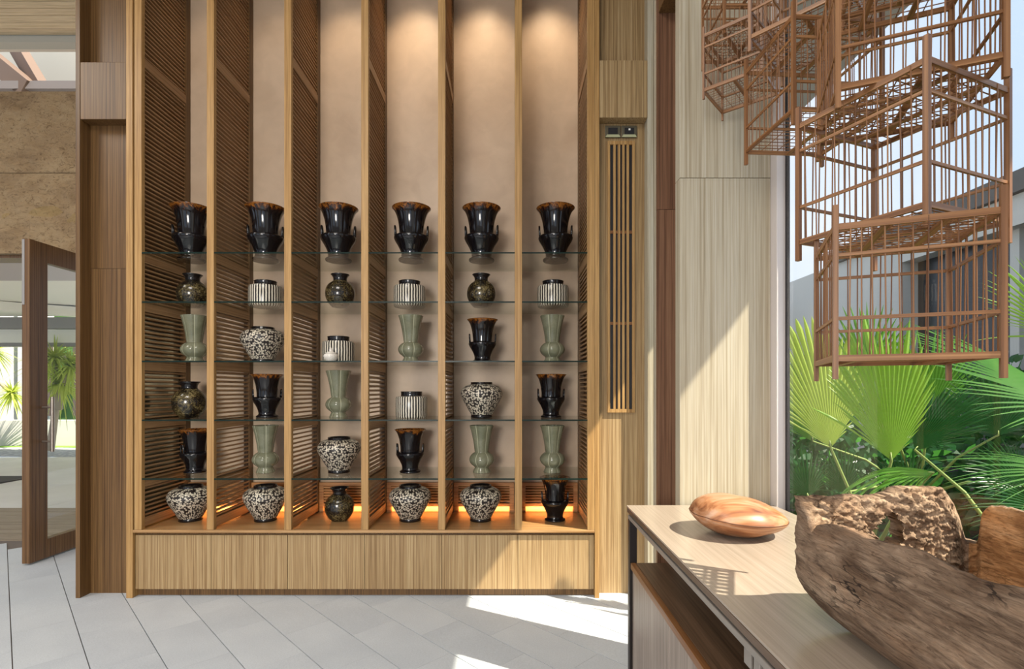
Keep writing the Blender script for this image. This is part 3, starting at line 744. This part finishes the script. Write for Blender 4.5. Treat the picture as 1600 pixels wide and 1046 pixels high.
# columns of the mesh crowd round the ragged far end
US = [uL*.80*i/110 for i in range(110)]+[uL*.80+(uF+.03-uL*.80)*i/300 for i in range(300)]+[uF+.03+(1-uF-.03)*i/110 for i in range(110)]
NU, NV = len(US), 84
def corner(x, y, ins):
    cxm, cym = (TX0+TX1)/2, (TY0+TY1)/2; hx, hy = (TX1-TX0)/2, (TY1-TY0)/2
    dx_, dy_ = (x-cxm)/hx, (y-cym)/hy; p = 18.0
    n_ = (abs(dx_)**p+abs(dy_)**p)**(1/p); dx_, dy_ = dx_/n_, dy_/n_
    return cxm+dx_*(hx-ins), cym+dy_*(hy-ins)
outer, inner = [], []
for i in range(NU):
    u = US[i]; x, y = plan(u); H = rim_h(u)
    fr_ = max(0, min(1, (u-(uL-.02))/.022))*max(0, min(1, ((uF+.004)-u)/.012))
    wallt = .017+.024*fr_
    ro, ri = [], []
    for j in range(NV):
        v = j/(NV-1); z = H*v
        bulge = .075*(1-min(1, z/.10))**2.2
        px_, py_ = corner(x, y, bulge)
        n_ = noise.fractal(Vector((px_*9, py_*3.5, z*14)), .8, 2.2, 4)*.0035
        ridge = noise.fractal(Vector((px_*60, py_*14, z*70)), .8, 2.1, 4)
        q = corner(x, y, bulge+n_-.0016*ridge)
        ro.append((q[0], q[1], z))
        zi = max(z, .022) if v < .99 else z
        bi = bulge+wallt*(1 if v < .9 else (1-.35*(v-.9)/.1))
        lump = noise.fractal(Vector((px_*58+z*40, py_*60, z*125-px_*20)), .7, 2.1, 5)+.5*noise.noise(Vector((px_*22, 5, z*30)))
        rr_ = noise.ridged_multi_fractal(Vector((px_*48+z*36, 3.0, z*95-px_*16)), .9, 2.1, 4, 1.0, 2.0)-.9
        bi += fr_*(.0055*rr_+.0078*lump)+(1-fr_)*.002*lump
        q2 = corner(x, y, bi); ri.append((q2[0], q2[1], zi+(.0035*lump*fr_ if v > .9 else 0)))
    outer.append(ro); inner.append(ri)
tb_ = MB(); idx = lambda s_, i, j: (s_*NU+(i % NU))*NV+j
off = Vector(tro.location)
for s_ in (outer, inner):
    for ring in s_:
        for (a_, b_, c_) in ring: tb_.v.append((a_-off.x, b_-off.y, c_+KZ-off.z))
def in_hole(i, j):
    u = (US[i]+US[min(i+1, NU-1)])/2; v = (j+.5)/(NV-1)
    x = TX0+(u-uL)/(uF-uL)*(TX1-TX0)
    if not (.55 < x < .88): return False
    n_ = .55*noise.noise(Vector((x*60, v*9, 4)))+.3*noise.noise(Vector((x*150, v*22, 9)))
    return ((x-.700)/.034)**2+((v-.70)/.165)**2+n_ < 1
quads = {}
for i in range(NU):
    for j in range(NV-1):
        if in_hole(i, j): continue
        quads[(i, j)] = 1
        tb_.f.append((idx(0,i,j), idx(0,i,j+1), idx(0,i+1,j+1), idx(0,i+1,j)))
        tb_.f.append((idx(1,i,j), idx(1,i+1,j), idx(1,i+1,j+1), idx(1,i,j+1)))
for i in range(NU):
    for j in range(NV-1):
        if not in_hole(i, j): continue
        if ((i-1) % NU, j) in quads: tb_.f.append((idx(0,i,j), idx(1,i,j), idx(1,i,j+1), idx(0,i,j+1)))
        if ((i+1) % NU, j) in quads: tb_.f.append((idx(0,i+1,j), idx(0,i+1,j+1), idx(1,i+1,j+1), idx(1,i+1,j)))
        if (i, j-1) in quads: tb_.f.append((idx(0,i,j), idx(0,i+1,j), idx(1,i+1,j), idx(1,i,j)))
        if (i, j+1) in quads: tb_.f.append((idx(0,i,j+1), idx(1,i,j+1), idx(1,i+1,j+1), idx(0,i+1,j+1)))
for i in range(NU): tb_.f.append((idx(0,i,NV-1), idx(1,i,NV-1), idx(1,i+1,NV-1), idx(0,i+1,NV-1)))
tb_.f.append(tuple(idx(0,i,0) for i in range(NU))); tb_.f.append(tuple(idx(1,i,0) for i in range(NU-1, -1, -1)))
tb_.m = [0]*len(tb_.f)
for k, f_ in enumerate(tb_.f):      # the hollowed inside of the right-hand wall is lighter, orange wood
    if all(q >= NU*NV for q in f_) and all(US[((q-NU*NV)//NV) % NU] > uF-.004 for q in f_): tb_.m[k] = 1
    elif any(q >= NU*NV for q in f_) and all(uL-.03 < US[(q % (NU*NV))//NV] <= uF+.002 for q in f_): tb_.m[k] = 2
tb_.build('hull', [TR, TR_IN, TR_PALE], tro, smooth=True, world=False)

# ------------------------------------------------------------------ hanging bird cages
CAGES = [  # centre x, y, angle, size, base height, label
 (.7323, .9924, -.4034, .2333, 1.308, 'lowest wooden bird cage, slatted base, hanging over the driftwood trough', 'slats'),
 (.8170, 1.1042, .3902, .2596, 1.585, 'large near bird cage with corner post towards us, just above the lowest', ''),
 (.8235, 1.1087, -.4073, .2599, 1.857, 'upper bird cage stacked third from the bottom, beside the glass', ''),
 (.8327, 1.4576, .0604, .2377, 1.970, 'bird cage hanging squarely in front of the column edge and window', ''),
 (.7820, 1.7773, -.7116, .1842, 2.270, 'small bird cage hanging furthest from the window, lowest before column', ''),
 (.8082, 1.8286, -.0053, .2015, 2.470, 'small bird cage at the top, straight above the furthest one', ''),
 (.8361, 1.4456, -.8132, .2429, 2.235, 'bird cage turned diagonally, above the squarely hung cage', ''),
 (.8644, 1.1391, -.4048, .2072, 2.165, 'topmost bird cage, above the third cage of the near stack', '')]
for ci, (x, y, a, s, z, lab, base) in enumerate(CAGES):
    r = empty('bird_cage', (x, y, z), lab, 'bird cage', 'hanging bird cages', rz=a)
    ps, h = .0098*s/.26, s/2
    post_me = MB().box(-ps/2, ps/2, -ps/2, ps/2, -.165*s, s*1.17).mesh('post', CAGE)
    for sx, sy in ((-1,-1), (1,-1), (1,1), (-1,1)):
        o = link('post', post_me, r); o.location = (sx*h, sy*h, 0); o.rotation_euler = (0, 0, random.uniform(-.03, .03))
    thick = MB().box(-h+ps/2, h-ps/2, -.003, .003, -.0055, .0055).mesh('rail', CAGE_R)
    thin = MB().box(-h+ps/2, h-ps/2, -.0025, .0025, -.003, .003).mesh('rail', CAGE_R)
    for k in range(4):
        for fz, me in ((0, thick), (.30, thin), (.79, thin), (1.0, thick)):
            o = link('rail', me, r); t_ = k*math.pi/2
            o.location = (h*math.sin(t_), -h*math.cos(t_), fz*s+random.uniform(-.0012, .0012)); o.rotation_euler = (0, random.uniform(-.004, .004), t_)
    nb = 11
    bar_me = MB().tube([(0,0,-.004), (0,0,s+.004)], .0014*s/.26, 6).mesh('bar', CAGE)
    for k in range(4):
        t_ = k*math.pi/2
        for j in range(nb):
            q = -h+s*(j+1)/(nb+1)+random.uniform(-.002, .002)
            o = link('bar', bar_me, r)
            o.location = (q*math.cos(t_)+h*math.sin(t_), q*math.sin(t_)-h*math.cos(t_), 0)
            o.rotation_euler = (random.uniform(-.012, .012), random.uniform(-.012, .012), 0)
    rod = MB().tube([(-h, 0, 0), (h, 0, 0)], .0013*s/.26, 5).mesh('rod', CAGE_R)
    wide = MB().box(-h+.004, h-.004, -.007, .007, -.002, .002).mesh('base_slat', CAGE_R)
    cross = MB().box(-h+.004, h-.004, -.006, .006, -.0025, .0025).mesh('cross_rail', CAGE_R)
    for lvl in (0, s):
        if lvl == 0 and base == 'slats':
            for j in range(10):
                o = link('base_slat', wide, r); o.location = (0, -h+s*(j+.5)/10, .003)
            for q in (-.33, .33):
                o = link('cross_rail', cross, r); o.location = (q*s, 0, -.003); o.rotation_euler = (0, 0, math.pi/2)
            continue
        for j in range(11):
            o = link('rod', rod, r); o.location = (0, -h+s*(j+1)/12+random.uniform(-.002, .002), lvl+.002)
        for j in range(4):
            o = link('rod', rod, r); o.location = (-h+s*(j+1)/5, 0, lvl+.0048); o.rotation_euler = (0, 0, math.pi/2+random.uniform(-.01, .01))
        for q in ((-.17, .2) if lvl else (.05,)):
            o = link('cross_rail', cross, r); o.location = (q*s, 0, lvl-.0035); o.rotation_euler = (0, 0, math.pi/2)
    if ci in (5, 6, 7):
        w = MB().tube([(0, 0, s), (0, 0, 4.24-z)], .0012, 5); w.build('hanging_wire', STEEL_GREY, r, world=False)

# ------------------------------------------------------------------ garden beyond the glass
gd = struct('ground', 'dark planting soil of the garden outside the window', 'ground')
m = N('garden_soil'); n1 = m.noise(m.coord((1,1,1), False), 30, 5); m.bump(n1, .6, .03); SOIL = m.fin(m.ramp(n1, [(.3, (.03,.022,.014)), (.7, (.10,.08,.05))]), .95)
MB().box(1.03, 9, -3, 16, -.15, -.03).build('soil', SOIL, gd)
bd = empty('neighbour_building', (6, 8, 0), 'low grey flat-roofed building beyond the palms', 'building')
GREYW = plain('pale_grey_render', (.50,.51,.50), .8); DARKW = plain('dark_glazing', (.03,.032,.035), .25)
MB().box(6.0, 6.4, 8.0, 17, -.03, 3.58).build('wall', GREYW, bd)
MB().box(6.0, 6.4, 2.5, 7.999, 3.215, 3.58).build('fascia', GREYW, bd)
MB().box(6.25, 6.6, 2.5, 7.999, -.03, 3.214).build('glazing', DARKW, bd)
RF = plain('roof_edge', (.10,.095,.09), .6)
MB().box(5.92, 6.8, 2.5, 9.6, 3.585, 3.72).build('roof_edge', RF, bd)
MB().box(5.98, 6.8, 2.5, 9.6, 3.722, 3.86).build('roof_edge', RF, bd)
MB().box(6.15, 6.24, 6.3, 6.42, -.03, 3.214).build('mullion', GREYW, bd)
MB().box(5.2, 6.3, 11.5, 17, -.03, 3.1).build('end_block', GREYW, bd)

def leaf_mat(name, c1, c2, trans, ro=.33):
    m = N(name); v = m.coord((1,1,1)); n1 = m.noise(v, 6, 3)
    c = m.ramp(n1, [(.3, c1), (.7, c2)])
    m.fin(c, ro, 0, .5)
    t = m.new('ShaderNodeBsdfTranslucent'); t.inputs['Color'].default_value = (*trans, 1)
    mx = m.new('ShaderNodeMixShader'); mx.inputs[0].default_value = .47
    m.link(m.b.outputs[0], mx.inputs[1]); m.link(t.outputs[0], mx.inputs[2]); m.link(mx.outputs[0], m.out.inputs[0]); return m.m
LEAF_Y = leaf_mat('bright_palm_leaf', (.30,.42,.08), (.42,.54,.14), (.75,.92,.16))  # brighter yellow-green for one near frond
LEAF_G = leaf_mat('palm_leaf', (.06,.20,.03), (.13,.30,.05), (.30,.64,.05))
LEAF_Y2 = leaf_mat('lime_palm_leaf', (.18,.34,.05), (.28,.45,.09), (.55,.84,.10))
LEAF_S = leaf_mat('glossy_palm_leaf', (.07,.20,.06), (.14,.31,.09), (.26,.55,.07), .22)
LEAF_D = leaf_mat('dark_palm_leaf', (.015,.075,.026), (.035,.13,.045), (.07,.27,.04))
STEM = plain('palm_stalk', (.22,.30,.08), .5); TRUNK = N('palm_trunk').fin((.14,.10,.06), .9)

def fan_leaf(parent, hub, tip, spread, mat_, crown, droop=.12, nseg=44, free=.55, face=None, dish=.25, side=.3):
    hub, tip = Vector(hub), Vector(tip); ax = tip-hub; R_ = ax.length; ay = ax.normalized()
    face = Vector(face or (-.45, -1, .35)); az = (face-ay*face.dot(ay)).normalized(); axx = ay.cross(az)
    M = lambda x_, y_, z_: hub+axx*x_+ay*y_+az*z_
    vs_, fs = [], []; d = math.radians(spread)/nseg
    st = [.03, .12, .28, .45, .6, .75, .88, .96, 1.0]
    for k in range(nseg):
        th_ = -math.radians(spread)/2+d*(k+.5)
        L = R_*(1-side*(abs(th_)/(math.radians(spread)/2))**2)*random.uniform(.95, 1.03)
        ff = free*random.uniform(.92, 1.08); kink = random.uniform(-.02, .02); dr = droop*random.uniform(.7, 1.5)
        for q, t_ in enumerate(st):
            rho = L*t_; hw_ = rho*math.tan(d/2) if t_ < ff else L*ff*math.tan(d/2)*max(0, (1-t_)/(1-ff))**.8*1.0
            fold = hw_*.95
            for side in (-1, 0, 1):
                a_ = th_+kink*max(0, t_-ff)*2
                x_ = rho*math.sin(a_)+side*hw_*math.cos(a_); y_ = rho*math.cos(a_)-side*hw_*math.sin(a_)
                z_ = (fold if side == 0 else 0)-dish*rho*(math.sin(th_)**2)*.5
                p_ = M(x_, y_, z_); p_.z -= dr*L*max(0, t_-.25)**2*1.6
                vs_.append(p_)
        b = k*len(st)*3
        for q in range(len(st)-1):
            for s_ in (0, 1):
                a_ = b+q*3+s_; fs.append((a_, a_+1, a_+4, a_+3))
    mb = MB(); mb.add(vs_, fs); fo = mb.build('frond', mat_, parent, smooth=False)
    c = Vector(crown); mid = (c+hub)/2+Vector((0, 0, .06))
    MB().tube([c, mid, hub, hub+ay*R_*.05], [.010, .008, .006, .003], 6).build('stalk', STEM, fo, smooth=True)
def palm(name, base, crown, label, leaves):
    r = empty(name, base, label, 'palm', 'fan palms in the garden')
    b, c = Vector(base), Vector(crown)
    MB().tube([b, b.lerp(c, .5)+Vector((.02, 0, 0)), c+Vector((0,0,.03))], [.07, .06, .045], 10).build('trunk', TRUNK, r, smooth=True)
    for lf in leaves: fan_leaf(r, *lf[:4], crown, **lf[4])
palm('fan_palm', (1.72, 2.5, -.03), (1.72, 2.5, .42), 'bright green fan palm nearest the column, leaves lit through', [
    (P(1298, 700, 2.5), P(1262, 470, 2.55), 96, LEAF_Y, dict(nseg=34, free=.85, face=(-.2,-1,.15), side=.35)),
    (P(1393, 720, 2.3), P(1366, 466, 2.35), 88, LEAF_Y2, dict(nseg=36, free=.74, face=(-.5,-1,.2), side=.42, dish=.5)),
    (P(1458, 738, 2.05), P(1282, 742, 2.0), 62, LEAF_G, dict(nseg=18, free=.45, droop=.42, face=(0,-.7,1))),
    (P(1262, 775, 2.7), P(1245, 690, 2.7), 150, LEAF_D, dict(nseg=26, free=.5)),
])
palm('fan_palm', (2.3, 2.35, -.03), (2.3, 2.35, .45), 'fan palm at the frame edge with glossy white-lit fronds', [
    (P(1429, 703, 2.65), P(1536, 596, 2.55), 92, LEAF_D, dict(nseg=34, free=.8, face=(-.3,-1,.4), side=.2)),
    (P(1690, 640, 1.95), P(1412, 520, 1.9), 128, LEAF_S, dict(nseg=50, free=.42, droop=.06, face=(.45,-1,1.0))),
    (P(1690, 742, 1.75), P(1462, 712, 1.75), 80, LEAF_S, dict(nseg=24, free=.3, droop=.16, face=(-.1,-.8,1))),
    (P(1665, 530, 2.2), P(1556, 390, 2.2), 95, LEAF_Y2, dict(nseg=30, free=.45, face=(-.5,-1,.3))),
    (P(1650, 800, 2.3), P(1490, 765, 2.3), 110, LEAF_D, dict(nseg=30, free=.4)),
])
palm('fan_palm', (2.9, 3.7, -.03), (2.9, 3.7, .5), 'darker fan palm standing behind the two nearer ones', [
    (P(1355, 600, 3.5), P(1350, 455, 3.5), 150, LEAF_G, dict(nseg=34, free=.5)),
    (P(1455, 640, 3.6), P(1452, 490, 3.6), 150, LEAF_G, dict(nseg=34, free=.5)),
    (P(1560, 680, 3.4), P(1560, 540, 3.4), 160, LEAF_D, dict(nseg=34, free=.5)),
    (P(1270, 690, 3.8), P(1255, 500, 3.8), 120, LEAF_G, dict(nseg=34, free=.5)),
    (P(1600, 760, 3.2), P(1520, 690, 3.2), 160, LEAF_D, dict(nseg=34, free=.5)),
    (P(1420, 780, 3.4), P(1400, 690, 3.4), 160, LEAF_D, dict(nseg=34, free=.5)),
    (P(1320, 770, 3.3), P(1300, 690, 3.3), 150, LEAF_D, dict(nseg=30, free=.5)),
])
hg = MB()
for k in range(5200):
    x = random.uniform(1.6, 6.0); y = random.uniform(4.2, 5.6); z = random.uniform(0, 1.55)*(.75+.25*math.sin(x*3))
    c = Vector((x, y, z)); d_ = Vector((random.uniform(-1,1), random.uniform(-1,.3), random.uniform(-.4,1))).normalized()
    n_ = Vector((random.uniform(-.6,.6), -1, random.uniform(0,1))).normalized(); sd = d_.cross(n_).normalized()*.022; l_ = random.uniform(.09, .17)
    hg.add([c-sd, c+d_*l_*.5+n_*.01-sd*1.2, c+d_*l_, c+d_*l_*.5+n_*.01+sd*1.2, c+sd], [(0,1,2,3,4)])
hr = empty('garden_hedge', (3.8, 4.9, -.03), 'dense dark green hedge behind the palms', 'hedge')
tag(hg.build('foliage', LEAF_D, hr), kind='stuff')

# ------------------------------------------------------------------ forecourt seen through the doorway
dk = struct('deck', 'weathered timber step deck outside the glass door', 'deck')
DECK = wood('deck_wood', (.22,.17,.12), (.32,.26,.19), (.40,.33,.25), 'x', 40, .6)
ys = [4.345, 4.51, 4.68, 4.85, 5.02, 5.19, 5.36, 5.53]
for i in range(7):
    MB().box(-9, -2.4, ys[i]+.004, ys[i+1]-.004, -.06, -.002).build('plank', DECK, dk, bevel=.002)
pv = struct('pavement', 'pale grey paved forecourt outside the doorway', 'pavement')
m = N('forecourt_paving'); v = m.coord((1,1,1), False); n1 = m.noise(v, 1.2, 4); PAVE = m.fin(m.ramp(n1, [(.3, (.58,.56,.53)), (.7, (.70,.68,.65))]), .5)
for k in range(3):
    for j in range(6):
        x0 = -13+j*2.0; MB().box(x0, x0+1.992, 5.535+k*1.4, 5.535+(k+1)*1.4-.008, -.06, -.004).build('paver', PAVE, pv)
MB().box(-9.5, -6.85, 6.95, 7.5, -.0035, .012).build('pebble_strip', plain('black_pebbles', (.05,.045,.045), .8), pv)
gv = MB(); GN = 60
for j in range(9):
    for i in range(GN): gv.v.append((-15+12.5*i/(GN-1), 9.75+1.6*j/8, -.01+random.uniform(-.012, .012)))
for j in range(8):
    for i in range(GN-1): a_ = j*GN+i; gv.f.append((a_, a_+1, a_+GN+1, a_+GN))
gv.m = [0]*len(gv.f)
m = N('blue_grey_gravel'); vo = m.new('ShaderNodeTexVoronoi'); vo.inputs['Scale'].default_value = 14; m.link(m.coord((1,1,1), False), vo.inputs['Vector'])
g = gv.build('gravel_bed', m.fin(m.ramp(vo.outputs['Distance'], [(0, (.50,.51,.54)), (.6, (.27,.28,.30))]), .9)); tag(g, 'strip of blue grey gravel before the white wall', 'gravel', None, 'stuff')
lw_ = struct('lawn', 'bright strip of lawn at the foot of the white wall', 'lawn')
MB().box(-15, -2, 11.36, 11.69, -.05, .0).build('turf', plain('turf', (.20,.36,.05), .9), lw_)
br = empty('white_building', (-9, 12.8, 0), 'white rendered building across the forecourt with dark window', 'building')
WR = plain('sunlit_white_render', (.60,.60,.58), .8); BRONZE = plain('bronze_frame', (.10,.075,.06), .5)
MB().box(-16, -2, 11.7, 12.0, -.05, .57).build('low_wall', WR, br)
MB().box(-16, -12.3, 12.75, 13.0, -.05, 4).build('wall', WR, br)
MB().box(-12.1, -11.45, 12.72, 13.0, -.05, 4).build('wall', WR, br)
MB().box(-9.55, -2, 12.75, 13.0, -.05, 4).build('wall', WR, br)
MB().box(-12.3, -9.5, 13.3, 13.35, -.05, 4).build('window_glass', plain('green_window', (.10,.22,.06), .1), br)
for x in (-11.4, -10.75, -10.35, -9.75): MB().box(x, x+.10, 12.72, 12.8, .62, 2.6).build('window_mullion', BRONZE, br)
MB().box(-11.4, -9.65, 12.72, 12.8, 2.0, 2.1).build('window_head', BRONZE, br)
pc = struct('canopy', 'cream drive-through canopy over the forecourt', 'canopy')
CREAM = plain('cream_soffit', (.86,.82,.68), .8); GREYS = plain('grey_beam', (.30,.28,.25), .8)
MB().box(-16, -2.2, 4.65, 6.5, 2.62, 2.75).build('grey_soffit', plain('mauve_soffit', (.50,.44,.40), .8), pc)
MB().box(-16, -2.2, 6.5, 9.75, 2.64, 2.75).build('soffit', CREAM, pc)
MB().bar((-9.8, 7.2, 2.60), (-6.0, 9.3, 2.52), .28, .14).build('sloping_beam', CREAM, pc)
MB().box(-16, -2.2, 9.76, 9.95, 2.41, 2.62).build('dark_beam', GREYS, pc)
MB().box(-16, -2.2, 9.96, 10.1, 2.16, 2.41).build('fascia', CREAM, pc)
MB().box(-16, -2.2, 9.95, 10.12, 2.09, 2.158).build('drip_edge', GREYS, pc)
# spiky trees
STRAP = leaf_mat('strap_leaf', (.30,.40,.07), (.55,.60,.18), (.75,.85,.18)); BARK = plain('pale_bark', (.50,.42,.34), .9)
def spiky(loc, crowns, label):
    r = empty('dracaena_tree', loc, label, 'tree', 'spiky trees on the gravel'); b = Vector(loc)
    for (c, rad, start) in crowns:
        c = Vector(c); s_ = Vector(start); mid = s_.lerp(c, .5)+Vector((random.uniform(-.05,.05), 0, -.04))
        MB().tube([s_, mid, c], [.07, .055, .04], 8).build('trunk', BARK, r, smooth=True)
        mb = MB()
        for k in range(150):
            d_ = Vector((random.gauss(0,1), random.gauss(0,1), random.gauss(.25,.75))).normalized(); L = rad*random.uniform(.75, 1.1); sd = d_.cross(Vector((0,0,1))).normalized()
            vs_ = []
            for q in range(6):
                t_ = q/5; w_ = .026*(1-t_*.95); p_ = c+d_*L*t_+Vector((0,0,-.36*L*t_*t_)); vs_ += [p_-sd*w_, p_+sd*w_]
            mb.add(vs_, [(2*q, 2*q+1, 2*q+3, 2*q+2) for q in range(5)])
        tag(mb.build('leaf_rosette', STRAP, r), kind='stuff')
def W(px, py, Y): p = P(px, py, Y); return tuple(p)
spiky((W(75,705,9.9)[0], 9.9, .0), [(W(95,600,9.9), .72, W(78,704,9.9)), (W(86,560,9.9), .75, W(92,640,9.9)), (W(110,572,9.9), .6, W(90,640,9.9))], 'spiky green tree seen through the door pane')
spiky((W(-60,705,11.1)[0], 11.1, .0), [(W(18,615,11.1), .5, W(-60,535,11.1)), (W(-12,548,11.1), .55, W(-60,600,11.1)), (W(-60,560,11.1), .6, W(-60,697,11.1))], 'spiky green tree left of the door stile')
